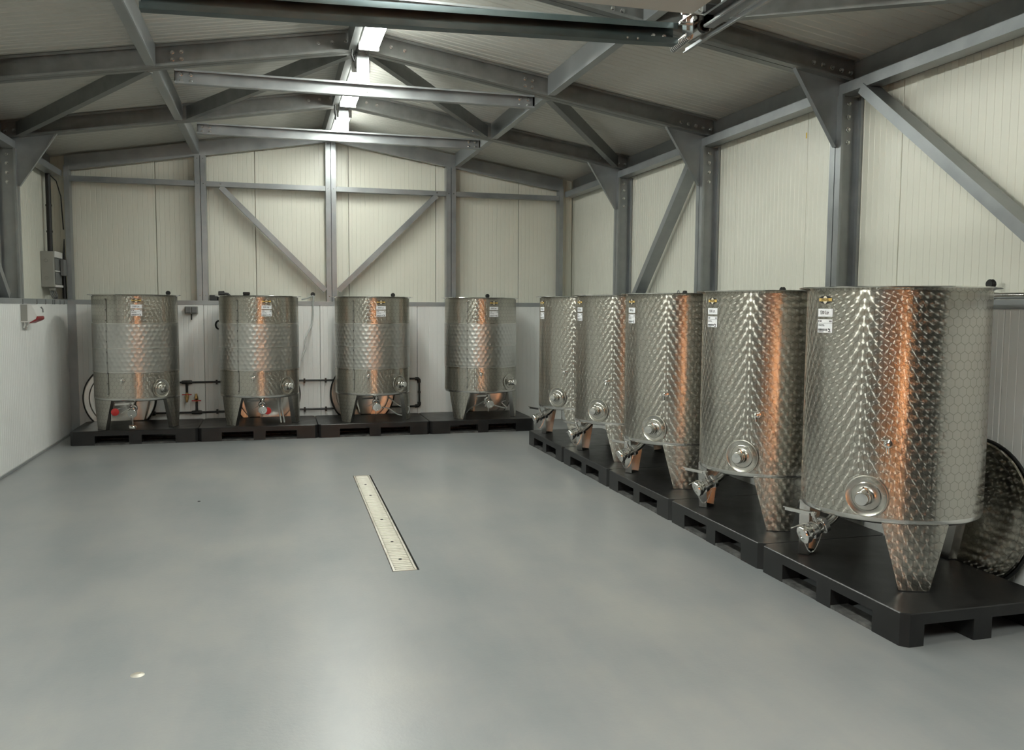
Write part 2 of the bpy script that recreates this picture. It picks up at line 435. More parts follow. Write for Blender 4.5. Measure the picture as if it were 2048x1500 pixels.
# the yard outside the doorway
tag(MB().box(-14, 16, -16, 1.1, -.3, -.03).build('ground', terra), 'terracotta yard outside the doorway', kind=OUT)
yw = tag(MB().box(-7, 8, -4.0, -3.64, -.03, 3.4).build('wall_yard', dark_wall), 'timber clad wall across the porch outside the doorway', kind=OUT)
bme = None
for k in range(22):
    for j in range(3):
        if bme is None:
            o = MB().bevbox(0, 4.96, -3.64, -3.615, 0, .140, .006).build('board', timber, yw); bme = o.data
        else: o = link('board', bme, yw)
        o.location = (-7+5*j, 0, .02+.152*k)
tag(MB().box(-4.5, 6, -3.64, 1.1, 3.16, 3.28).build('canopy', dark_wall), 'flat dark porch roof outside the doorway', kind=OUT)
tag(MB().box(-4.5, 6, -2.66, -2.56, 2.60, 3.16).build('trim_1', dark_wall), 'deep fascia added under the porch roof to block light, unseen', kind=OUT)  # added light shield: keeps lamp and sky light from the doorway

# ------------------------------------------------------------------ steel frame
def bolt_mesh():
    b = MB(); b.lathe([(.0, .003), (.0145, .003), (.015, 0)], 12); b.lathe([(0, .015), (.0095, .015), (.0115, .012), (.0115, .003)], 6, smooth=False)
    me = bpy.data.meshes.new('bolt'); me.from_pydata(b.v, [], b.f); me.materials.append(bolt_m); me.update(); return me
BM = bolt_mesh()
def bolt(parent, p, dirn=(0, -1, 0), sc=1.0):
    o = link('bolt', BM, parent); m_ = axis_mat(p, dirn); o.matrix_local = m_ @ Matrix.Scale(sc, 4); return o
def double_c(b, p0, p1, ax, ay, dep, fl_, lip=.018, t=.004):
    """two C sections back to back about the line p0-p1"""
    b.sweep(cee(dep, fl_, lip, t), Vector(p0)+Vector(ay)*.004, Vector(p1)+Vector(ay)*.004, ax, ay)
    b.sweep(cee(dep, fl_, lip, t, -1), Vector(p0)-Vector(ay)*.004, Vector(p1)-Vector(ay)*.004, ax, ay)
def rafter(parent, x0, x1, y, dz=0, dep=.15, fl_=.055, single=False, m=galv_dull):
    b = MB()
    for sg in ((-1,) if single else (1, -1)):
        pf = cee(dep, fl_, .018, .004, sg)
        ring = lambda x: [(x, y+sg*.004+bb, zb(x)+dz+a) for a, bb in pf]
        b.prism(ring(x0), ring(x1))
    return b.build('rafter', m, parent)
def portal(label, y):
    t = thing('portal_frame', label, 'steel frame', (0, y, 0), group='portal frames across the hall')
    t.location = (0, 0, 0)
    for sg, xi in ((1, XR+.002), (-1, XL-.002)):
        b = MB(); double_c(b, (xi, y, RAIL1+.001), (xi, y, 2.752), (sg, 0, 0), (0, 1, 0), .158, .052); b.build('post', galv, t)
        rafter(t, XC+sg*.002, xi+sg*.112, y)
        # knee plate between the two halves, its long edge folded
        k = MB()
        A = (xi-sg*.325, zb(xi-sg*.325)+.03); B_ = (xi+sg*.10, zb(xi)+.03); D_ = (xi+sg*.10, 2.43); E_ = (xi-sg*.018, 2.43)
        poly = [A, B_, D_, E_]
        k.prism([(x, y-.003, z) for x, z in poly], [(x, y+.003, z) for x, z in poly])
        # folded flange along A-E
        k.prism([(A[0], y-.032, A[1]-.03), (E_[0], y-.032, E_[1]), (E_[0]-sg*.003, y-.032, E_[1]), (A[0]-sg*.003, y-.032, A[1]-.03)],
                [(A[0], y+.003, A[1]-.03), (E_[0], y+.003, E_[1]), (E_[0]-sg*.003, y+.003, E_[1]), (A[0]-sg*.003, y+.003, A[1]-.03)])
        k.build('knee_plate', galv, t)
        for i in range(5):
            bolt(t, (xi+sg*.082, y-.009, 2.465+i*.08))
            x = xi+sg*(.085-.068*i); bolt(t, (x, y-.009, zb(x)+.068))
        for dx in (.22, .32, .12):
            x = XC+sg*dx; bolt(t, (x, y-.009, zb(x)+.085))
        xp = XC+sg*1.33
        for dx in (0, -.06):
            for dz in (.05, .10): bolt(t, (xp+sg*dx, y-.009, zb(xp+sg*dx)+dz))
    # collar tie on the near face, carried by a king post
    yc = y-.062
    b = MB(); b.sweep(cee(.098, -.045, .014, .003), (-.65, yc, 2.952), (1.978, yc, 2.952), (0, 0, 1), (0, 1, 0)); b.build('collar_tie', galv, t)
    for x in (-.61, -.545, 1.873, 1.938):
        for z in (2.978, 3.025): bolt(t, (x, yc-.001, z))
    for x in (.632, .688): bolt(t, (x, yc-.001, 3.0))
    k = MB(); k.sweep([(0, 0), (.09, 0), (.09, .05), (.086, .05), (.086, .004), (.004, .004), (.004, .05), (0, .05)], (.615, y-.060, 3.05), (.615, y-.060, 3.31), (1, 0, 0), (0, 1, 0)); k.build('king_post', galv, t)
    for x in (.635, .685):
        for z in (3.075, 3.275): bolt(t, (x, y-.061, z), sc=.9)
    return t
portal('nearest full portal frame, collar tie half hidden by the door rail', YA)
portal('second portal frame, with the large bolted collar tie below the nearest lamp', YB)
portal('farthest portal frame, with the smallest collar tie in front of the gable', YC)

# gable frame in front of the back wall
g = thing('gable_frame', 'galvanised gable frame of posts, rails and two V braces against the back wall', 'steel frame')
FY = 10.212
for sg in (-1, 1):
    b = MB()
    pf = cee(.15, .06, .018, .004)
    ring = lambda x: [(x, FY+.002+bb, zb(x)-.02+a) for a, bb in pf]
    b.prism(ring(XC+sg*.002), ring(XC+sg*2.79)); b.build('rafter', galv, g)
for x in (-.77, .645, 2.05):
    b = MB()
    for sg in (-1, 1):
        b.sweep([(0, 0), (.055, 0), (.055, .12), (.051, .12), (.051, .004), (.004, .004), (.004, .12), (0, .12)],
                (x+(.003 if sg > 0 else -.058), FY-.004, RAIL1+.001), (x+(.003 if sg > 0 else -.058), FY-.004, zb(x)-.01), (1, 0, 0), (0, 1, 0))
    b.build('post', galv, g)
    for dx in (-.03, .03):
        for z in (2.745, RAIL1+.06, zb(x)-.05): bolt(g, (x+dx, FY-.005, z), sc=.4)
for x0, x1 in ((XL+.005, XL+.055), (XR-.055, XR-.005)):
    MB().sweep([(0, 0), (.05, 0), (.05, .12), (.046, .12), (.046, .004), (.004, .004), (.004, .12), (0, .12)], (x0, FY-.004, RAIL1+.001), (x0, FY-.004, zb(x0)+.03), (1, 0, 0), (0, 1, 0)).build('post', galv, g)
xs = [XL+.057, -.77-.062, -.77+.062, .645-.062, .645+.062, 2.05-.062, 2.05+.062, XR-.057]
for a, b_ in zip(xs[0::2], xs[1::2]):
    MB().sweep(cee(.055, .09, .014, .003), (a, FY+.004, 2.718), (b_, FY+.004, 2.718), (0, 0, 1), (0, 1, 0)).build('rail', galv, g)
for p0, p1 in (((-.56, 2.72), (.575, 1.58)), ((1.88, 2.72), (.72, 1.58))):
    p0, p1 = Vector((p0[0], FY+.01, p0[1])), Vector((p1[0], FY+.01, p1[1]))
    dr = (p1-p0).normalized(); nx = dr.cross(Vector((0, 1, 0)))
    MB().sweep([(-.03, 0), (.03, 0), (.03, .09), (.026, .09), (.026, .004), (-.026, .004), (-.026, .09), (-.03, .09)], p0, p1, nx, (0, 1, 0)).build('brace', galv, g)
    bolt(g, p0+Vector((0, -.007, .03)), sc=.5)

# purlins, ridge and eave beams, one per bay
bays = [(3.0, YA, 'nearest bay'), (YA, YB, 'second bay'), (YB, YC, 'third bay, with the diagonal braces'), (YC, FY, 'last bay before the gable')]
for i, (y0, y1, nm) in enumerate(bays):
    ye0, ye1 = (y0+.005 if i else 1.25), (y1-.005 if i < 3 else FY-.006)
    y0 += .062; y1 -= .062 if i < 3 else .0
    for sg, sd in ((1, 'right'), (-1, 'left')):
        x = XC+sg*1.44
        b = MB(); b.sweep(cee(.152, sg*.06, .016, .004), (x, y0, zb(x)), (x, y1, zb(x)), (0, 0, 1), (1, 0, 0))
        tag(b.build('purlin', galv), 'galvanised roof purlin halfway up the %s slope in the %s' % (sd, nm), 'beam', 'roof purlins')
        xe = (XR if sg > 0 else XL)+sg*.012
        b = MB(); b.sweep([(0, .11), (0, 0), (.065, 0), (.065, .004), (.004, .004), (.004, .11)], (xe, ye0, 2.755), (xe, ye1, 2.755), (0, 0, 1), (sg, 0, 0))
        zt = zr(xe+sg*.11)-.012
        b.sweep([(0, 0), (.004, 0), (.004, zt-2.755), (0, zt-2.755)], (xe+sg*.106, ye0, 2.755), (xe+sg*.106, ye1, 2.755), (sg, 0, 0), (0, 0, 1))
        tag(b.build('eave_beam', galv), 'galvanised eave beam along the %s wall in the %s' % (sd, nm), 'beam', 'eave beams')
    b = MB(); b.sweep(cee(.15, .05, .016, .004), (.555, y0, 3.285), (.555, y1, 3.285), (0, 0, 1), (1, 0, 0))
    tag(b.build('ridge_beam', galv_dull), 'dark ridge beam beside the lamp in the %s' % nm, 'beam', 'ridge beams')
def roof_brace(p0, p1, label):
    (x0, y0), (x1, y1) = p0, p1
    a = Vector((x0, y0, zb(x0)+.004)); b_ = Vector((x1, y1, zb(x1)+.004))
    dr = (b_-a).normalized(); side_ = dr.cross(Vector((0, 0, 1))).normalized()
    if side_.y > 0: side_ = -side_
    b = MB(); b.sweep([(0, 0), (.115, 0), (.115, .004), (.004, .004), (.004, .055), (0, .055)], a, b_, (0, 0, 1), -side_)
    tag(b.build('roof_brace', galv_dull), label, 'brace', 'diagonal roof braces')
roof_brace((XC-.08, YB+.07), (XC-1.40, YC-.09), 'dark diagonal roof brace from the ridge down to the left purlin')
roof_brace((XC+.08, YB+.07), (XC+1.40, YC-.09), 'dark diagonal roof brace from the ridge down to the right purlin')
roof_brace((XC-1.52, YB+.07), (XL+.02, YC-.09), 'dark diagonal roof brace from the left purlin to the left eave')
roof_brace((XC+1.52, YB+.07), (XR-.02, YC-.09), 'dark diagonal roof brace from the right purlin to the right eave')
roof_brace((XC+1.52, YA-.07), (XR-.02, 3.25), 'diagonal roof brace at the upper right corner, beside the door track')
def wall_brace(x, sg, p0, p1, label):
    a = Vector((x, p0[0], p0[1])); b_ = Vector((x, p1[0], p1[1])); dr = (b_-a).normalized(); nn = dr.cross(Vector((1, 0, 0))).normalized()
    b = MB(); b.sweep([(-.032, 0), (.032, 0), (.032, .11), (.028, .11), (.028, .004), (-.028, .004), (-.028, .11), (-.032, .11)], a, b_, nn, (sg, 0, 0))
    tag(b.build('wall_brace', galv), label, 'brace', 'diagonal wall braces')
wall_brace(XR+.004, 1, (4.62, 2.75), (2.98, 1.24+.23), 'long bright diagonal brace on the right wall above the nearest tank')
wall_brace(XR+.004, 1, (6.80, 2.75), (8.10, 1.475), 'dark diagonal brace on the right wall between two posts')
wall_brace(XL-.004, -1, (6.80, 2.75), (8.15, 1.475), 'diagonal brace at the left edge above the white lining')

# ------------------------------------------------------------------ lamps along the ridge
lamps = [(1.45, 2.72, 'ridge lamp above the open door panel, out of view'), (-.35, .95, 'porch lamp under the flat roof outside the doorway'), (3.35, 4.62, 'ridge lamp over the door track, hidden above the top of the view'), (5.20, 6.46, 'nearest visible ridge lamp, large white diffuser under the ridge'),
         (7.10, 8.32, 'second ridge lamp, seen above and below the large collar tie'), (8.80, 9.72, 'farthest ridge lamp, just above the small collar tie')]
for y0, y1, lb in lamps:
    t = thing('ridge_lamp', lb, 'lamp', (.69, (y0+y1)/2, 3.26 if y0 > 1 else 3.02), group='lamps along the ridge')
    h = (y1-y0)/2
    MB().bevbox(-.068, .068, -h+.002, h-.002, .026, .10, .008).build('housing', white_pl, t)
    b = MB(); pts = [(-.069, .0255), (-.067, .012), (-.05, .0), (.05, .0), (.067, .012), (.069, .0255)]
    ins = lambda y, k: [(a*k, y, c if k == 1 else c*.6+.018) for a, c in pts]
    b.prism([(a, -h, c) for a, c in pts], [(a, h, c) for a, c in pts]); b.build('diffuser', lamp_p if y0 < 1 else lamp_m, t)
    for q in (-h-.012, h+.012): MB().bevbox(-.074, .074, q-.0115, q+.0115, -.004, .10, .004).build('end_cap', white_pl, t)
    for q in (-h*.6, h*.6): MB().box(-.015, .015, q-.01, q+.01, .10, .135).build('bracket', galv, t)
t = thing('floodlight', 'compact floodlight on the left wall near the doorway, out of view', 'lamp', (ULX+.06, 2.34, 2.62))
t.rotation_euler = (0, math.radians(22), 0)
MB().bevbox(.06, .13, -.17, .17, -.13, .13, .008).build('housing', midgrey_pl, t)
MB().bevbox(.131, .136, -.15, .15, -.11, .11, .002).build('lens', lamp_s, t)
MB().box(.0, .065, -.03, .03, -.02, .02).build('bracket', galv, t)
for x, lb in ((-.6, 'left low lamp added unseen to brighten the timber wall outside'), (1.3, 'right low lamp added unseen to brighten the timber wall outside')):  # unseen lamps added to brighten the orange boards reflected in the tanks
    t = thing('added_washer', lb, 'lamp', (x, -2.85, -.03), group='added lamps brightening the timber wall')
    MB().bevbox(-.62, .62, -.04, .05, 0, .16, .006).build('housing', midgrey_pl, t)
    MB().box(-.60, .60, -.046, -.041, .02, .14).build('lens', lamp_w, t)
cab = MB(); cab.tube([(.575, 6.52, 3.27), (.57, 6.52, 3.23), (.585, 6.53, 3.19), (.60, 6.55, 3.225), (.612, 6.57, 3.265)], .008, 8)
cab.tube([(.60, 6.57, 3.275), (.592, 6.55, 3.24), (.60, 6.58, 3.17), (.605, 6.60, 3.16)], .006, 8)
tag(cab.build('cable', black_rub), 'black lamp cable looped at the ridge beside the large king post', 'cable')
cab = MB(); cab.tube([(.575, 8.37, 3.28), (.572, 8.38, 3.22), (.582, 8.40, 3.15), (.588, 8.41, 3.24)], .008, 8)
tag(cab.build('cable', black_rub), 'black lamp cable hanging at the ridge beside the far king post', 'cable')

# ------------------------------------------------------------------ sectional door overhead
dr = tag(bpy.data.objects.new('door_1', None), 'open sectional door lying overhead', kind=OUT); C.objects.link(dr)
y = 1.35
for k in range(4):
    MB().bevbox(-.40, 1.79, y, y+.545, 2.69, 2.73, .006).build('section', roof_m, dr); y += .55
tr = thing('door_track', 'galvanised door tracks with cross rail hung under the roof', 'door track', (0, 0, 0))
for x, sg in ((1.84, 1), (-.45, -1)):
    b = MB(); b.sweep(cee(.06, -sg*.045, .012, .003), (x+sg*.045, 1.3, 2.635), (x+sg*.045, 3.53, 2.635), (0, 0, 1), (1, 0, 0))
    b.build('track', galv, tr)
    b = MB(); b.sweep([(0, 0), (.014, 0), (.014, .022), (.011, .022), (.011, .003), (0, .003)], (x+sg*.034, 2.9, 2.603), (x+sg*.034, 3.80, 2.603), (sg, 0, 0), (0, 0, 1)); b.build('track_angle', galv, tr)
    b = MB(); b.box(x+sg*.052, x+sg*.055, 3.44, 3.48, 2.66, zb(x)+.03); b.build('hanger', galv, tr)
b = MB(); b.prism([(-.49, 3.76-bb, 2.553+a) for a, bb in cee(.092, .055, .026, .003)], [(1.80, 3.76-bb, 2.612+a) for a, bb in cee(.092, .055, .026, .003)])
b.build('cross_rail', galv_dark, tr)
for x in (1.70, 1.755): bolt(tr, (x, 3.757, 2.655), sc=.7)
for x in (1.55, 1.60): bolt(tr, (x, 3.70, 2.617), sc=.35)
b = MB(); b.bevbox(1.843, 1.925, 3.54, 3.64, 2.700, 2.748, .008); b.build('bracket_block', black_pl, tr)
b = MB(); b.box(1.785, 1.93, 3.545, 3.66, 2.692, 2.698); b.box(1.800, 1.805, 3.56, 3.66, 2.615, 2.725); b.box(1.79, 1.85, 3.60, 3.604, 2.64, 2.74); b.box(1.875, 1.880, 3.55, 3.66, 2.63, 2.70)
b.tube([(1.765, 3.60, 2.712), (1.815, 3.60, 2.712)], .008, 8); b.tube([(1.755, 3.60, 2.668), (1.81, 3.60, 2.668)], .008, 8)
for q in ((1.795, 3.553, 2.715), (1.83, 3.553, 2.715), (1.80, 3.548, 2.675)): b.lathe([(0, .012), (.010, .012), (.011, 0)], 6, axis_mat(q, (0, -1, 0)), smooth=False)
b.build('roller_bracket', bolt_m, tr)
b = MB(); hel = []
for k in range(121):
    a = k/120; hel.append((1.818+.017*math.cos(a*2*PI*12), 3.62+.17*a, 2.628-.012*a+.017*math.sin(a*2*PI*12)))
b.tube(hel, .0045, 6); b.build('spring', bolt_m, tr)
m_ = axis_mat((1.850, 3.545, 2.648), (0, 1, 0))
b = MB(); b.lathe([(.024, .1), (.026, .1), (.026, 0), (.022, 0), (.021, .06), (0, .06)], 20, m_); b.build('shaft_tube', black_rub, tr)
b = MB(); b.lathe([(.0, .125), (.032, .125), (.032, .03), (.0265, .02)], 20, m_); b.build('shaft_collar', bolt_m, tr)

# ------------------------------------------------------------------ pallets
def make_pallet(Lw, Dp, Hh):
    """local: x along the front 0..Lw, y into depth 0..Dp (front face at y = 0)"""
    t = thing('pallet', 'black plastic pallet', 'pallet')
    b = MB(); top = .050; c = .028
    # deck with chamfered corners and a fine dark seam on top
    oc = [(c, 0), (Lw-c, 0), (Lw, c), (Lw, Dp-c), (Lw-c, Dp), (c, Dp), (0, Dp-c), (0, c)]
    ic = [(x+(.004 if x < Lw/2 else -.004), y_+(.004 if y_ < Dp/2 else -.004)) for x, y_ in oc]
    b.prism([(x, y_, Hh-top) for x, y_ in oc], [(x, y_, Hh-.004) for x, y_ in oc], caps=False)
    b.prism([(x, y_, Hh-.004) for x, y_ in oc], [(x, y_, Hh) for x, y_ in ic], caps=False)
    b.add([(x, y_, Hh) for x, y_ in ic], [tuple(range(8))]); b.add([(x, y_, Hh-top) for x, y_ in oc], [tuple(reversed(range(8)))])
    b.build('deck', black_pl, t)
    s_ = Lw/1.10; xs = [(0, .207*s_), (.497*s_, .607*s_), (.900*s_, Lw)]; ysl = [(0, .10), (Dp/2-.047, Dp/2+.047), (Dp-.10, Dp)]
    for i, (x0, x1) in enumerate(xs):
        for j, (y0, y1) in enumerate(ysl):
            q = MB(); 
            cc = [(x0, y0), (x1, y0), (x1, y1), (x0, y1)]
            pl = []
            for (px, py) in cc:
                cx = c if (px in (0, Lw) and py in (0, Dp)) else 0
                if cx:
                    sx = 1 if px == 0 else -1; sy = 1 if py == 0 else -1
                    pa, pb = (px, py+sy*cx), (px+sx*cx, py)
                    pl += ([pa, pb] if sx*sy > 0 else [pb, pa])
                else: pl.append((px, py))
            q.prism([(px, py, 0) for px, py in pl], [(px, py, Hh-top) for px, py in pl]); q.build('foot', black_pl, t)
    for y0, y1 in ysl:
        for (xa, xb) in ((xs[0][1], xs[1][0]), (xs[1][1], xs[2][0])):
            MB().box(xa, xb, y0+.002, y1-.002, 0.001, .016).build('runner', dusty_pl, t)
    return t
p0 = make_pallet(1.096, .80, .143)
row_y = [2.913+1.10*k for k in range(5)]
plab = ['black pallet under the largest, nearest tank', 'black pallet under the second nearest tank of the right row', 'black pallet under the middle tank of the right row',
        'black pallet under the second farthest tank of the right row', 'black pallet under the farthest tank of the right row']
for i, yy in enumerate(row_y):
    t = p0 if i == 0 else copy_tree(p0)
    t['label'] = plab[i]; t['group'] = 'pallets of the right row'
    # local x -> -world y so that the front face looks to -X : rotate by -90 deg, mirrored row order kept
    t.rotation_euler = (0, 0, -PI/2); t.location = (2.497, yy+1.098, 0)
p1 = make_pallet(1.198, .80, .143)
blab = ['black pallet in the left corner under the back tank with the red cap', 'black pallet second from the left along the back wall', 'black pallet third from the left along the back wall', 'black pallet at the right end of the back wall row']
for i in range(4):
    t = p1 if i == 0 else copy_tree(p1)
    t['label'] = blab[i]; t['group'] = 'pallets along the back wall'
    t.location = (-1.976+1.2035*i, 9.307, 0)

# ------------------------------------------------------------------ tanks
TR = .41
PH = .143
def cp(phi, rr, z):  # phi in degrees from -Y towards +X
    a = math.radians(phi); return Vector((rr*math.sin(a), -rr*math.cos(a), z))
def grid_cyl(b, rad, z0, z1, a0, a1, n, nz=1, smooth=True):
    vs, uv, fs = [], [], []
    for j in range(nz+1):
        z = z0+(z1-z0)*j/nz; q = rad(z) if callable(rad) else rad
        for i in range(n+1):
            a = a0+(a1-a0)*i/n; vs.append(cp(a, q, z)); uv.append((TR*math.radians(a)+5, z+1))
    for j in range(nz):
        for i in range(n): fs.append((j*(n+1)+i, j*(n+1)+i+1, (j+1)*(n+1)+i+1, (j+1)*(n+1)+i))
    b.add(vs, fs, uv, smooth)
def text_mesh(txt, size, bold=True):
    cu = bpy.data.curves.new('t', 'FONT'); cu.body = txt; cu.size = size; cu.align_x = 'CENTER'; cu.align_y = 'CENTER'
    cu.offset = size*.018 if bold else 0; cu.resolution_u = 2
    o = bpy.data.objects.new('t', cu); C.objects.link(o)
    dg = bpy.context.evaluated_depsgraph_get(); dg.update()
    me = bpy.data.meshes.new_from_object(o.evaluated_get(dg))
    vs = [tuple(v.co) for v in me.vertices]; fs = [tuple(p.vertices) for p in me.polygons]
    bpy.data.objects.remove(o); bpy.data.curves.remove(cu); bpy.data.meshes.remove(me)
    return vs, fs
TXT_LOGO = text_mesh('SPEIDEL', .0165); TXT_CAP = text_mesh('530 Ltr.', .0235); 
def flat(b, vs, fs, phi, zc, off, sx=1.0):
    """wrap a flat drawing (x to the right, y up, metres) on the tank"""
    b.add([cp(phi+math.degrees(x*sx/TR), TR+off, zc+y_) for x, y_, *_ in vs], fs, smooth=False)
def rect(b, x0, x1, y0, y1, phi, zc, off, n=4):
    vs = []; 
    for k in range(n+1):
        x = x0+(x1-x0)*k/n; vs += [(x, y0), (x, y1)]
    flat(b, vs, [(2*k, 2*k+2, 2*k+3, 2*k+1) for k in range(n)], phi, zc, off)
def outline(b, pts, phi, zc, off):
    vs = [(0, 0)]+pts; n = len(pts)
    flat(b, vs, [(0, 1+k, 1+(k+1) % n) for k in range(n)], phi, zc, off)

def make_tank(kind):
    t = thing('steel_tank', 'tank', 'tank')
    Z0, ZT = .462, 1.497
    b = MB(); grid_cyl(b, TR, Z0, ZT, -180, 180, 96)
    grid_cyl(b, TR-.003, ZT, .50, -180, 180, 64)
    b.build('shell', marb, t)
    # plain lower edge turning into the floor of the tank
    b = MB(); b.lathe([(TR+.0005, Z0+.004), (TR, .450), (TR-.005, .442), (TR-.016, .437), (TR-.05, .434), (.2, .424), (.02, .414), (0, .414)], 96)
    b.lathe([(0, .46), (TR-.004, .50)], 48); b.build('bottom', brushed, t)
    b = MB(); b.lathe([(TR-.003, 1.489), (TR+.001, 1.491), (TR+.008, 1.497), (TR+.036, 1.5005), (TR+.039, 1.5035), (TR+.037, 1.5065), (TR+.006, 1.5045), (TR-.004, 1.498)], 96); b.build('rim', chrome, t)
    # three sheet legs following the shell
    for c in (-50, 67.5, 187.5):
        b = MB(); n = 10
        def leg_ring(z, rad):
            k = (z-PH)/(.446-PH); w = 9.0+(20.3-9.0)*k; return [cp(c-w+2*w*i/n, rad, z) for i in range(n+1)], [(TR*math.radians(c-w+2*w*i/n)+5, z+1) for i in range(n+1)]
        zs = [PH+.004, .24, .34, .446]; vs, uv, fs = [], [], []
        for z in zs:
            a_, u_ = leg_ring(z, TR+.0035); vs += a_; uv += u_
        for j in range(3):
            for i in range(n): fs.append((j*(n+1)+i, j*(n+1)+i+1, (j+1)*(n+1)+i+1, (j+1)*(n+1)+i))
        b.add(vs, fs, uv, True)
        b.m = 1
        inn = []
        for z in zs: inn += leg_ring(z, TR-.001)[0]
        b.add(inn, [tuple(reversed(f)) for f in fs], None, True)
        for i in (0, n):          # folded edges
            vs2 = []
            for z in zs:
                o_ = leg_ring(z, TR+.0035)[0][i]; i_ = leg_ring(z, TR-.045)[0][i]; vs2 += [o_, i_]
            b.add(vs2, [(2*j, 2*j+1, 2*j+3, 2*j+2) for j in range(3)], smooth=False)
        top_o, top_i = leg_ring(.446, TR+.0035)[0], leg_ring(.446, TR-.001)[0]
        b.add(top_o+top_i, [(i, i+1, n+2+i, n+1+i) for i in range(n)], smooth=False)
        b.m = 2
        fo, fi = leg_ring(PH+.004, TR+.005)[0], leg_ring(PH+.004, TR-.046)[0]
        lo, li = [(x, y_, PH+.0005) for x, y_, z in fo], [(x, y_, PH+.0005) for x, y_, z in fi]
        b.prism(fo+fi[::-1], lo+li[::-1])
        b.build('leg', [marb, brushed, dark_gap], t)
    # plug plate with a screw cap
    phi, z = (39.5, .558) if kind == 'back' else (37.5, .558)
    o = cp(phi, TR-.008, z); nrm = cp(phi, 1, 0)
    m_ = axis_mat(o, nrm)
    b = MB(); b.lathe([(.098, .004), (.0965, .0115), (.091, .0125), (.088, .0105), (.066, .0095), (.062, .0125), (.048, .0125), (.036, .016), (.029, .024), (.0255, .034), (.024, .044), (0, .044)], 48, m_)
    pl = b.build('plug_plate', plate_m, t)
    b = MB(); b.lathe([(.029, .046), (.0335, .048), (.034, .062), (.0325, .066), (.030, .068), (.029, .090), (.027, .093), (0, .0935)], 28, m_)
    b.tube([m_ @ Vector((.022, -.02, .055)), m_ @ Vector((.046, -.012, .062)), m_ @ Vector((.050, .004, .064))], .0045, 8); b.build('screw_cap', chrome, pl)
    # small sample tap
    phi, z = (-12, .655) if kind == 'back' else (49, .805)
    m_ = axis_mat(cp(phi, TR-.004, z), cp(phi, 1, 0), (0, 0, 1))
    b = MB(); b.lathe([(.020, 0), (.019, .006), (.010, .009), (.009, .026), (.013, .028), (.0145, .036), (.013, .045), (.008, .047), (0, .047)], 18, m_)
    b.tube([m_ @ Vector((0, 0, .036)), m_ @ Vector((-.016, 0, .042)), m_ @ Vector((-.036, 0, .043))], .0065, 10)
    tp = b.build('sample_tap', chrome, t)
    b = MB(); b.tube([m_ @ Vector((.010, 0, .038)), m_ @ Vector((.019, .0, .039)), m_ @ Vector((.020, .028, .040))], .004, 8); b.build('tap_lever', chrome, tp)
    # outlet valve: elbow, two clamps, butterfly body, end cap, lever, chain
    def V_(o_, s__, z_): return Vector((s__, -o_, z_))
    b = MB(); b.lathe([(.030, 0), (.030, .012), (.022, .014)], 18, axis_mat(V_(.285, 0, .434), V_(.35, 0, -1)))
    b.tube([V_(.276, 0, .440), V_(.296, 0, .416), V_(.316, 0, .396), V_(.334, 0, .382), V_(.352, 0, .373), V_(.37, 0, .366)], .0225, 16)
    ov = b.build('outlet_pipe', chrome, t)
    ax_d = V_(1, 0, -.40).normalized(); p_a = V_(.356, 0, .3715); m_ = axis_mat(p_a, ax_d) @ Matrix.Diagonal((1.06, 1.06, 1.62, 1))
    b = MB(); b.lathe([(.022, 0), (.033, .002), (.033, .010), (.026, .012), (.030, .020), (.031, .034), (.026, .038), (.033, .040), (.034, .050), (.028, .052), (.027, .058), (.036, .060), (.036, .066)], 28, m_)
    b.tube([m_ @ Vector((.028, 0, .027)), m_ @ Vector((.052, 0, .027)), m_ @ Vector((.066, 0, .027))], [.012, .010, .008], 12)
    vb = b.build('outlet_valve', chrome, t)
    b = MB()
    for zz in (.006, .045):
        b.lathe([(.0335, zz-.006), (.038, zz-.006), (.038, zz+.006), (.0335, zz+.006)], 28, m_)
        q = m_ @ Vector((-.022, .034, zz)); b.tube([q, q+Vector((.0, 0, -.022))], .006, 8); b.lathe([(0, .010), (.010, .008), (.011, -.004), (0, -.006)], 12, axis_mat(q+Vector((0, 0, -.022)), (0, 0, 1)))
    b.build('clamp', bolt_m, vb)
    b = MB(); b.lathe([(.041, .066), (.043, .069), (.043, .078), (.040, .082), (.020, .083), (.018, .081), (0, .081)], 32, m_); b.build('end_cap', chrome, vb)
    b = MB(); st = m_ @ Vector((.066, 0, .027))
    dr_ = (Vector((-.9, -.35, 0))).normalized(); sd_ = Vector((0, 0, 1)).cross(dr_)
    lv = [st+Vector((0, 0, .008))+dr_*q+sd_*w for q, w in ((-.012, -.011), (.03, -.011), (.165, -.008), (.165, .008), (.03, .011), (-.012, .011))]
    b.prism([p+Vector((0, 0, -.002)) for p in lv], [p+Vector((0, 0, .003)) for p in lv])
    b.prism([p+Vector((0, 0, -.018)) for p in lv[1:3]]+[p+Vector((0, 0, .0)) for p in (lv[2], lv[1])], [p+Vector((0, 0, -.018))+sd_*.002 for p in lv[1:3]]+[p+sd_*.002 for p in (lv[2], lv[1])])
    b.lathe([(.011, -.006), (.012, .010), (.008, .014), (0, .014)], 14, axis_mat(st, (0, 0, 1)))
    b.build('lever', chrome, vb)
    b = MB(); s0 = m_ @ Vector((.035, -.01, .040)); b.tube([s0, s0+dr_*.06+Vector((0, 0, -.018)), s0+dr_*.12+Vector((0, 0, -.05))], .0035, 8); b.build('latch_rod', chrome, vb)
    b = MB(); c0, c1 = m_ @ Vector((-.034, .012, .078)), m_ @ Vector((-.034, 0, .020))
    ch = []
    for k in range(17):
        q = k/16; p = c0.lerp(c1, q); ch.append(p+Vector((0, 0, -.075*(1-(2*q-1)**2)+.002*(k % 2))))
    b.tube(ch, [.0022+.0014*(k % 2) for k in range(17)], 6); b.build('chain', bolt_m, vb)
    # badge and labels
    lp = 8 if kind == 'back' else 2.5
    b = MB(); zc = 1.447
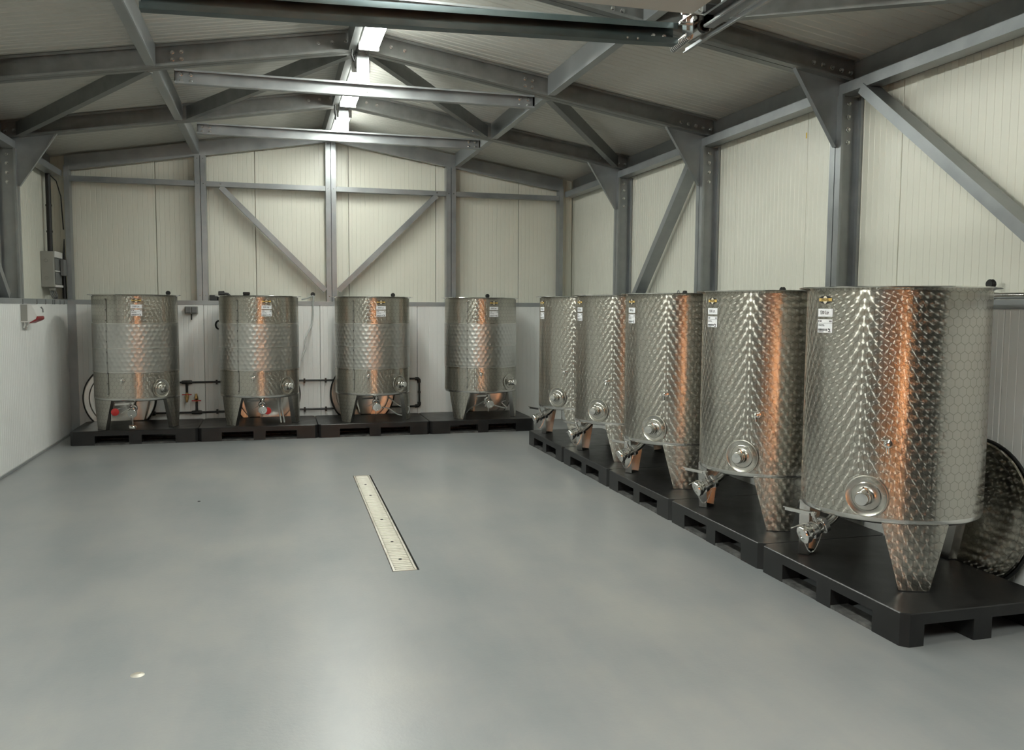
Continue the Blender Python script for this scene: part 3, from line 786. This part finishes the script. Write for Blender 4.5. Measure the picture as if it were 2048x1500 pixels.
    lens = []
    hw, hh = .047, .0195
    for k in range(24):
        a = 2*PI*k/24; ca, sa = math.cos(a), math.sin(a)
        lens.append((hw*math.copysign(abs(ca)**1.25, ca), hh*math.copysign(abs(sa)**.9, sa)))
    outline(b, lens, lp, zc, .0012)
    b.m = 1; outline(b, [(.0145*math.cos(2*PI*k/20), .0185*math.sin(2*PI*k/20)) for k in range(20)], lp, zc, .0016)
    b.m = 2; rect(b, -.045, .045, -.0072, .0072, lp, zc, .0020)
    b.m = 0; flat(b, *TXT_LOGO, lp, zc, .0024, .98)
    b.build('logo_badge', [ink, pale, gold], t)
    b = MB(); rect(b, -.052, .052, -.0185, .0185, lp, 1.3865, .0012); b.m = 1; flat(b, *TXT_CAP, lp, 1.3865, .0018, .9); b.build('capacity_label', [paper, ink], t)
    b = MB(); zc = 1.3245; rect(b, -.052, .052, -.0315, .0315, lp, zc, .0012); b.m = 1
    rect(b, -.052, .052, .0125, .0137, lp, zc, .0018)
    for x0, x1 in ((-.047, -.041), (-.036, -.033), (-.030, -.022), (.034, .039), (.041, .047)): rect(b, x0, x1, .0185, .0260, lp, zc, .0018, 1)
    rr_ = random.Random(3)
    for yy, xm in ((.0065, -.01), (.0005, 0)):
        x = -.046
        while x < xm:
            w = rr_.uniform(.003, .009); rect(b, x, x+w, yy-.0015, yy+.0015, lp, zc, .0018, 1); x += w+.0028
    x = -.046
    while x < .018:
        w = rr_.choice((.0012, .002, .003)); rect(b, x, x+w, -.0235, -.013, lp, zc, .0018, 1); x += w+rr_.choice((.0012, .002))
    rect(b, -.046, -.005, -.0285, -.0265, lp, zc, .0018)
    rect(b, .028, .034, -.018, -.010, lp, zc, .0018, 1); rect(b, .034, .040, -.022, -.014, lp, zc, .0018, 1); rect(b, .027, .042, -.028, -.0245, lp, zc, .0018, 1)
    b.build('data_label', [paper, ink], t)
    if kind == 'back':
        for i, (z0, z1) in enumerate(((.728, .9655), (.9705, 1.217))):
            b = MB(); grid_cyl(b, lambda z: TR+.0045, z0+.001, z1+.0015, -180, 180, 96)
            b.build('cooling_jacket', jack, t)
        b = MB()
        for z in (.728, .968, 1.217): b.lathe([(TR, z-.006), (TR+.0052, z-.004), (TR+.0055, z+.004), (TR, z+.006)], 96)
        b.build('weld_seam', brushed, t)
        b = MB(); k = 0; z = .50
        rect(b, -.006, .006, -.48, .48, -34, .975, .0062)
        b.m = 1
        while z < 1.46:
            long = k % 10 == 0
            rect(b, -.005, .004 if long else .000, -.002 if long else -.0010,   .002 if long else .0010, -34, z, .0068, 1)
            if long: rect(b, -.0055, .0055, -.0045, .0045, -34, z+.012, .0068, 1)
            z += .0105; k += 1
        b.build('level_scale', [strip_m, ink], t)
    return t
backs = [(-1.392, 9.66, 1.5, 'grey dimpled-jacket tank in the left corner, red cap hanging at its valve'),
         (-.162, 9.69, 3.5, 'dimpled-jacket tank second from the left, black items on the rail behind it'),
         (1.050, 9.69, -1, 'dimpled-jacket tank third from the left along the back wall'),
         (2.290, 9.69, 0, 'dimpled-jacket tank at the right end of the back wall row')]
tb = make_tank('back')
bt_ = []
for i, (x, y_, rz, lb) in enumerate(backs):
    t = tb if i == 0 else copy_tree(tb)
    t['label'] = lb; t['group'] = 'tanks along the back wall'
    t.location = (x, y_, 0); t.rotation_euler = (0, 0, math.radians(rz)); bt_.append(t)
rows = [(2.900, 3.531, 'largest, nearest marbled tank at the right of the view'), (2.896, 4.604, 'marbled tank next behind the nearest one in the right row'),
        (2.886, 5.772, 'middle marbled tank of the five in the right row'), (2.879, 6.848, 'second farthest marbled tank of the right row'), (2.880, 7.906, 'farthest marbled tank of the right row, nearest to the back wall')]
tw = make_tank('row')
for i, (x, y_, lb) in enumerate(rows):
    t = tw if i == 0 else copy_tree(tw)
    t['label'] = lb; t['group'] = 'tanks of the right row'
    t.location = (x, y_, 0); t.rotation_euler = (0, 0, math.radians(-90))
# red caps and hanging closures, only on the two left tanks
b = MB(); m_ = axis_mat((-.155, -.475, .345), (0, -1, 0)); b.lathe([(.036, -.012), (.038, 0), (.036, .010), (.030, .012), (0, .012)], 24, m_); b.build('red_cap', red_pl, bt_[0])
b = MB(); b.tube([(-.06, -.47, .385), (-.11, -.478, .378), (-.145, -.47, .37)], .004, 8); b.tube([(-.185, -.476, .33), (-.187, -.478, .28)], .004, 6); b.build('cap_strap', bolt_m, bt_[0])
b = MB(); b.tube([(.005, -.47, .30), (.006, -.475, .20)], .003, 6); b.lathe([(0, -.012), (.034, -.012), (.036, .006), (.032, .012), (0, .012)], 20, axis_mat((.0, -.475, .192), (.15, 0, 1))); b.build('hanging_plug', chrome, bt_[0])
b = MB(); m_ = axis_mat((.050, -.43, .31), (0, -1, 0)); b.lathe([(.036, -.012), (.038, 0), (.036, .010), (.030, .012), (0, .012)], 24, m_); b.build('red_cap', red_pl, bt_[1])

# ------------------------------------------------------------------ lids leaning on the walls
def make_lid(pm):
    t = thing('tank_lid', 'lid', 'lid')
    R_ = .385; b = MB(); n = 64
    prof = [(.0, .012), (.10, .012), (.105, .015), (.19, .016), (.195, .019), (.30, .020), (.31, .030), (.355, .032), (.362, .026)]
    vs, fs, uv = [], [], []
    for q, z in prof:
        for k in range(n):
            a = 2*PI*k/n; vs.append((q*math.cos(a), q*math.sin(a), z)); uv.append((q*math.cos(a)+5, q*math.sin(a)+5))
    for i in range(len(prof)-1):
        for k in range(n): fs.append((i*n+k, i*n+(k+1) % n, (i+1)*n+(k+1) % n, (i+1)*n+k))
    b.add(vs, fs, uv, True)
    b.add([(.362*math.cos(2*PI*k/n), .362*math.sin(2*PI*k/n), -.004) for k in range(n)], [tuple(reversed(range(n)))], [(.36*math.cos(2*PI*k/n)+5, .36*math.sin(2*PI*k/n)+5) for k in range(n)])
    b.build('plate', pm, t)
    b = MB(); b.tube([(.369*math.cos(2*PI*k/n), .369*math.sin(2*PI*k/n), .012) for k in range(n)], .0075, 10, closed=True); b.build('gasket', black_rub, t)
    b = MB(); b.lathe([(.0, .050), (.010, .050), (.012, .046), (.012, .012)], 14); b.build('vent_stub', chrome, t)
    return t
lid0 = make_lid(brushed)
lids = [((-1.64, 9.99), 0, 'polished round lid leaning in the left corner behind the first tank'), ((-.10, 9.99), 0, 'round lid leaning behind the second tank of the back wall'),
        ((.98, 9.99), 0, 'round lid with dark gasket leaning behind the third tank of the back wall'), ((2.42, 9.99), 0, 'round lid leaning behind the last tank of the back wall'),
        ((3.335, 3.52), 1, 'large marbled round lid leaning on the right wall behind the nearest tank')]
for i, ((x, y_), sd, lb) in enumerate(lids):
    t = make_lid(marb) if sd else lid0 if i == 0 else copy_tree(lid0)
    t['label'] = lb; t['group'] = 'lids leaning on the walls'
    if sd == 0:
        tilt = math.radians(.6); nrm = Vector((0, -math.cos(tilt), math.sin(tilt))); pos = (x, 10.156-.385*math.sin(tilt), .002+.386*math.cos(tilt)); xd = (1, 0, 0)
    else:
        tilt = math.radians(5); nrm = Vector((-math.cos(tilt), 0, math.sin(tilt))); pos = (3.447-.385*math.sin(tilt), y_, .002+.386*math.cos(tilt)); xd = (0, -1, 0)
    t.matrix_world = axis_mat(pos, nrm, xd)

# ------------------------------------------------------------------ drain in the floor
dt = thing('floor_drain', 'long narrow slotted steel drain grate set in the floor', 'drain', (DC.x, DC.y, 0), DA)
b = MB()
for sx in (-1, 1): b.box(sx*DW/2-(.012 if sx > 0 else 0), sx*DW/2+(0 if sx > 0 else .012), -DL/2, DL/2, -.03, .0015)
for sy in (-1, 1): b.box(-DW/2+.012, DW/2-.012, sy*DL/2-(.012 if sy > 0 else 0), sy*DL/2+(0 if sy > 0 else .012), -.03, .0015)
b.build('frame', grate_m, dt)
MB().box(-.012, .012, -DL/2+.012, DL/2-.012, -.012, -.004).build('spine', grate_m, dt)
MB().box(-DW/2+.002, DW/2-.002, -DL/2+.002, DL/2-.002, -.056, -.05).build('trough', dark_gap, dt)
sm = None; q = -DL/2+.022
while q < DL/2-.02:
    if sm is None:
        o = MB().bevbox(-DW/2+.013, DW/2-.013, -.0105, .0105, -.010, .001, .002).build('slat', grate_m, dt); sm = o.data
    else: o = link('slat', sm, dt)
    o.location = (0, q, random.uniform(-.0006, .0004)); q += .033
for q in (-1.12, -.75, -.2, .55, .95): 
    MB().lathe([(0, .003), (.008, .003), (.010, .0)], 10, axis_mat((0, q, .0008), (0, 0, 1))).build('screw', black_rub, dt)
for x, y_, lb in ((-.524, 3.435, 'small round floor plug in the left foreground'), (-.543, 6.456, 'tiny dark floor plug left of the drain')):
    o = MB().lathe([(0, .006), (.012, .006), (.016, .003), (.024, .0015), (.026, 0)], 18).build('floor_plug', grate_m if y_ < 4 else black_rub); o.location = (x, y_, .0005); tag(o, lb, 'plug')
    if y_ > 4: o.scale = (.45, .45, .6)

# ------------------------------------------------------------------ things on and along the walls
# black cooling pipe loop on the back lining
pt = thing('cooling_pipe', 'black plastic pipe loop with two taps along the foot of the back wall', 'pipe')
PY = 10.178
b = MB(); b.tube([(-1.03, PY, .545), (1.64, PY, .545)], .011, 10); b.build('upper_pipe', black_pipe, pt)
b = MB(); b.tube([(-1.29, PY, .205), (1.64, PY, .215)], .011, 10); b.build('lower_pipe', black_pipe, pt)
b = MB(); b.tube([(1.655, PY, .53), (1.655, PY, .23)], .012, 10); b.build('riser', black_pipe, pt)
for c, s1, s2 in (((1.655, PY, .545), (-.05, 0, 0), (0, 0, -.05)), ((1.655, PY, .215), (-.05, 0, 0), (0, 0, .05))):
    b = MB(); c = Vector(c); b.tube([c+Vector(s1), c+Vector(s1)*.3+Vector(s2)*.05, c+Vector(s2)*.3+Vector(s1)*.05, c+Vector(s2)], .021, 12); b.build('elbow', black_pipe, pt)
for x in (-.64, .32, .56, 1.3):
    for z in (.545, .212):
        b = MB(); b.box(x-.010, x+.010, PY-.016, YW, z-.028, z+.022); b.build('clip', black_pipe, pt)
MB().box(1.64, 1.67, PY-.015, YW, .37, .395).build('clip', black_pipe, pt)
for x, z0, z1 in ((-.955, .545, .345), (-.857, .205, .40)):
    sg = 1 if z1 > z0 else -1
    b = MB(); b.tube([(x-.055, PY, z0), (x-.03, PY, z0), (x+.03, PY, z0), (x+.055, PY, z0)], [.019, .022, .022, .019], 12); b.tube([(x, PY, z0), (x, PY, z0+sg*.05), (x, PY, z0+sg*.13)], [.018, .013, .012], 12); b.build('tee', black_pipe, pt)
    b = MB(); b.tube([(x, PY-.005, z0+sg*.12), (x, PY-.02, z0+sg*.15), (x, PY-.045, z0+sg*.17), (x, PY-.05, z1+sg*.02)], [.014, .022, .020, .012], 12); tpp = b.build('tap', brass, pt)
    b = MB(); b.box(x-.05, x+.05, PY-.035, PY-.030, z0+sg*.135-.006, z0+sg*.135+.006); b.build('tap_lever', red_pl, tpp)
# end ball of the lower pipe
b = MB(); b.lathe([(0, -.03), (.022, -.022), (.028, 0), (.022, .022), (0, .03)], 14, axis_mat((-1.31, PY, .205), (1, 0, 0))); b.build('end_fitting', black_pipe, pt)
# double socket box
t = thing('socket_box', 'small double grey socket box on the back wall between the first two tanks', 'socket', (-.89, YW, 1.35))
MB().bevbox(-.068, .068, -.045, 0, -.045, .040, .006).build('body', grey_pl, t)
for x in (-.033, .033): MB().bevbox(x-.029, x+.029, -.062, -.045, -.034, .034, .005).build('lid', midgrey_pl, t)
MB().tube([(0, -.02, -.045), (0, -.02, -.11)], .006, 8).build('cable', black_rub, t)
b = MB(); b.tube([(-.60+.035*math.cos(2*PI*k/28), 10.14, 1.185+.045*math.sin(2*PI*k/28)) for k in range(28)], .010, 8, closed=True); b.tube([(-.60, 10.15, 1.14), (-.60, 10.20, 1.14)], .010, 8)  # the ring takes in the shadow of a pipe elbow
tag(b.build('pipe_ring', black_rub), 'black pipe elbow and its shadow shaped as a ring on the back wall at the left edge of the second tank', 'hook')
# things on the rail behind the second tank
t = thing('pump', 'black lumpy hand pump lying on the back rail behind the second tank', 'pump', (-.545, 10.255, RAIL1+.001))
b = MB(); b.lathe([(0, .0), (.066, .0), (.07, .03), (.05, .055), (.03, .06), (0, .062)], 20, axis_mat((-.01, 0, 0), (0, 0, 1))); b.build('body', black_rub, t)
b = MB(); b.lathe([(0, -.03), (.032, -.03), (.034, .03), (0, .03)], 14, axis_mat((-.03, 0, .075), (1, .2, 0))); b.build('cylinder', black_rub, t)
b = MB(); b.tube([(-.01, 0, .08), (.04, 0, .075), (.07, 0, .045), (.085, 0, .02)], .014, 8); b.build('hose', black_rub, t)
o = MB().bevbox(-.042, .045, -.04, .03, 0, .062, .006).build('rail_box', dark_box); o.location = (-.66, 10.255, RAIL1+.001); tag(o, 'dark grey box on the back rail beside the black hand pump', 'box')
t = thing('black_box', 'small black box standing on the back rail behind the second tank', 'box', (-.305, 10.255, RAIL1+.001))
MB().bevbox(-.036, .036, -.03, .03, 0, .07, .005).build('body', black_pl, t); MB().bevbox(-.038, .038, -.032, .032, .070, .098, .004).build('lid', black_pl, t)
o = MB().lathe([(.062, 0), (.062, .035), (.05, .056), (.025, .066), (0, .068)], 24).build('dome_cap', black_rub); o.location = (-.04, 10.255, RAIL1+.001); tag(o, 'low black domed cap on the back rail behind the second tank', 'cap')
# lid winch pulleys fixed on the rails
def make_pulley():
    t = thing('pulley', 'pulley', 'pulley')
    MB().box(-.02, .02, -.012, .012, 0, .006).build('foot', galv, t)
    b = MB(); b.tube([(0, 0, .004), (0, 0, .075)], .007, 8); b.build('stem', chrome, t)
    b = MB(); b.lathe([(0, -.014), (.021, -.014), (.025, -.008), (.019, 0), (.025, .008), (.021, .014), (0, .014)], 20, axis_mat((0, 0, .080), (0, 1, 0))); b.build('wheel', black_rub, t)
    return t
pu = make_pulley()
pls = [((-1.136, 10.255), 'black pulley on the back rail behind the first tank'), ((.43, 10.255), 'black pulley on the back rail with the white hose, between second and third tanks'),
       ((1.356, 10.255), 'black pulley on the back rail behind the third tank'), ((2.51, 10.255), 'black pulley on the back rail behind the last back tank'),
       ((3.54, 5.50), 'black pulley on the right rail behind the second nearest tank'), ((3.54, 7.04), 'black pulley on the right rail beside the wire loop'), ((3.54, 3.62), 'black pulley on the right rail beside the chrome pipe')]
for i, ((x, y_), lb) in enumerate(pls):
    t = pu if i == 0 else copy_tree(pu); t['label'] = lb; t['group'] = 'pulleys on the wall rails'
    t.location = (x, y_, RAIL1+.001); t.rotation_euler = (0, 0, 0 if i < 4 else PI/2)
b = MB(); b.tube(curve([(.30, 10.20, 1.475), (.36, 10.19, 1.49), (.425, 10.185, 1.515), (.435, 10.175, 1.50), (.425, 10.17, 1.42), (.425, 10.16, 1.30), (.405, 10.12, 1.18), (.35, 10.03, 1.08), (.325, 10.0, .98), (.33, 9.98, .92), (.30, 9.96, .85), (.285, 9.95, .78)]), .0085, 10)
tag(b.build('white_hose', hose_m), 'thin whitish hose hanging from the back rail between the second and third tanks', 'hose')
b = MB(); b.tube([(3.50, 3.585, RAIL1+.0195), (3.50, 2.6, RAIL1+.0195)], .0175, 16); b.lathe([(.0175, 0), (.022, .002), (.022, .012), (.0175, .014)], 16, axis_mat((3.50, 3.56, RAIL1+.0195), (0, 1, 0)))
tag(b.build('chrome_pipe', chrome), 'chrome pipe lying on the right rail beside the nearest tank', 'pipe')
b = MB(); b.tube([(3.54, 7.12+.10*k/14, 1.458+.105*math.sin(PI*k/14)) for k in range(15)], .004, 8)
tag(b.build('wire_loop', galv), 'thin wire loop standing on the right rail behind the middle tank', 'wire')
# clear hoses below the right-hand back tanks
b = MB(); b.tube(curve([(1.20, 9.55, .405), (1.25, 9.52, .36), (1.33, 9.50, .30), (1.43, 9.50, .28), (1.40, 9.5, .20), (1.30, 9.48, .21), (1.20, 9.45, .28), (1.12, 9.40, .30)]), .007, 8)
tag(b.build('clear_hose', hose_m), 'looped clear hose under the third back tank', 'hose')
b = MB(); b.tube(curve([(2.10, 9.66, .16), (2.16, 9.62, .24), (2.24, 9.56, .29), (2.31, 9.50, .33), (2.42, 9.48, .28), (2.55, 9.46, .25), (2.50, 9.50, .31), (2.55, 9.52, .33)]), .006, 8)
tag(b.build('clear_hose', hose_m), 'bent clear hose under the last back tank', 'hose')
b = MB(); b.tube(curve([(.02, 9.52, .42), (.03, 9.50, .30), (.05, 9.48, .155)]), .008, 8); b.tube(curve([(.045, 9.53, .42), (.06, 9.51, .30), (.085, 9.49, .155)]), .008, 8)
tag(b.build('clear_hose', hose_m), 'pair of pale hoses hanging under the second back tank', 'hose')
# white housing with a red lip on the left lining
t = thing('wall_housing', 'white wall-mounted housing with a red lip on the left white lining', 'wall device', (XL, 8.43, 1.21))
def prof_ext(pr_, y0, y1, ins=0): 
    return [(x, y0, z) for x, z in pr_], [(x, y1, z) for x, z in pr_]
b = MB(); b.prism(*prof_ext([(0, .035), (0, .195), (.055, .195), (.085, .185), (.105, .15), (.125, .09), (.118, .065), (.07, .035)], 0, .20)); b.build('shell', white_pl, t)
b = MB(); b.prism(*prof_ext([(.062, .024), (.07, .034), (.118, .064), (.127, .088), (.136, .084), (.139, .066), (.128, .052)], -.004, .204)); b.build('red_lip', red_dark, t)
MB().bevbox(.001, .052, -.004, 0, .045, .19, .0015).build('side_cover', grey_pl, t)
b = MB(); b.tube([(.02, .03, .04), (.022, .03, .01), (.012, .03, -.015)], .008, 8); b.tube([(.05, .04, .035), (.048, .04, .012), (.038, .04, -.008)], .008, 8); b.build('cable', white_pl, t)
b = MB(); b.tube([(.112, .205, .17), (.125, .21, .15), (.128, .21, .12)], .006, 8); b.build('side_hook', midgrey_pl, t)
# distribution box in the left corner with conduit and cables
t = thing('distribution_box', 'grey distribution box with two dark windows high in the left corner', 'electrical box', (ULX, 9.86, RAIL1))
MB().bevbox(0, .125, 0, .33, .125, .495, .006).build('body', grey_pl, t)
for z in (.155, .30):
    MB().bevbox(.126, .134, .03, .28, z+.0, z+.125, .003).build('window', midgrey_pl, t)
for z0, z1 in ((.125, .150), (.285, .298), (.43, .495)): MB().bevbox(.1255, .139, .01, .32, z0, z1, .003).build('bar', white_pl, t)
for z in (.22, .40): MB().lathe([(.014, 0), (.017, .004), (.020, .0)], 20, axis_mat((.055, -.0005, z), (0, -1, 0))).build('knockout', grey_pl, t)
MB().bevbox(.06, .115, .04, .10, .09, .125, .004).build('gland', grey_pl, t)
b = MB()
for k in range(4): b.tube([(.07+.014*k, .06, .10), (.075+.016*k, .05+.01*k, .055), (.10+.012*k, .05, .012+.006*k), (.12, .10, .01+.004*k)], .007, 8)
b.build('cable', midgrey_pl, t)
MB().bevbox(.14, .175, .20, .33, .25, .42, .004).build('side_box', midgrey_pl, t)
b = MB(); b.tube([(ULX+.06, 10.02, RAIL1+.49), (ULX+.06, 10.02, 2.76)], .026, 12)
for z in (2.15, 2.42): b.tube([(ULX+.06, 10.02, z), (ULX+.06, 10.02, z+.02)], .031, 12)
tag(b.build('conduit', black_rub), 'thick black conduit rising from the distribution box', 'conduit')
b = MB(); b.tube([(XL+.0-.03, 10.24, RAIL1+.01), (XL-.03, 10.24, 1.75), (XL-.02, 10.235, 2.0), (XL-.015, 10.23, 2.10)], [.022, .018, .010, .004], 8)
b.tube([(ULX+.08, 10.05, 2.74), (ULX+.11, 10.15, 2.70), (XL-.03, 10.22, 2.55), (XL-.02, 10.24, 2.2)], .006, 8)
tag(b.build('cable', black_rub), 'black cables beside the corner post above the left rail', 'cable')
o = MB().box(-.001, .0, -.006, .006, -.02, .02).build('yellow_tape', yellow); o.location = (URX-.001, 5.40, 2.62); tag(o, 'tiny yellow tape strip on a seam of the right wall', 'tape')
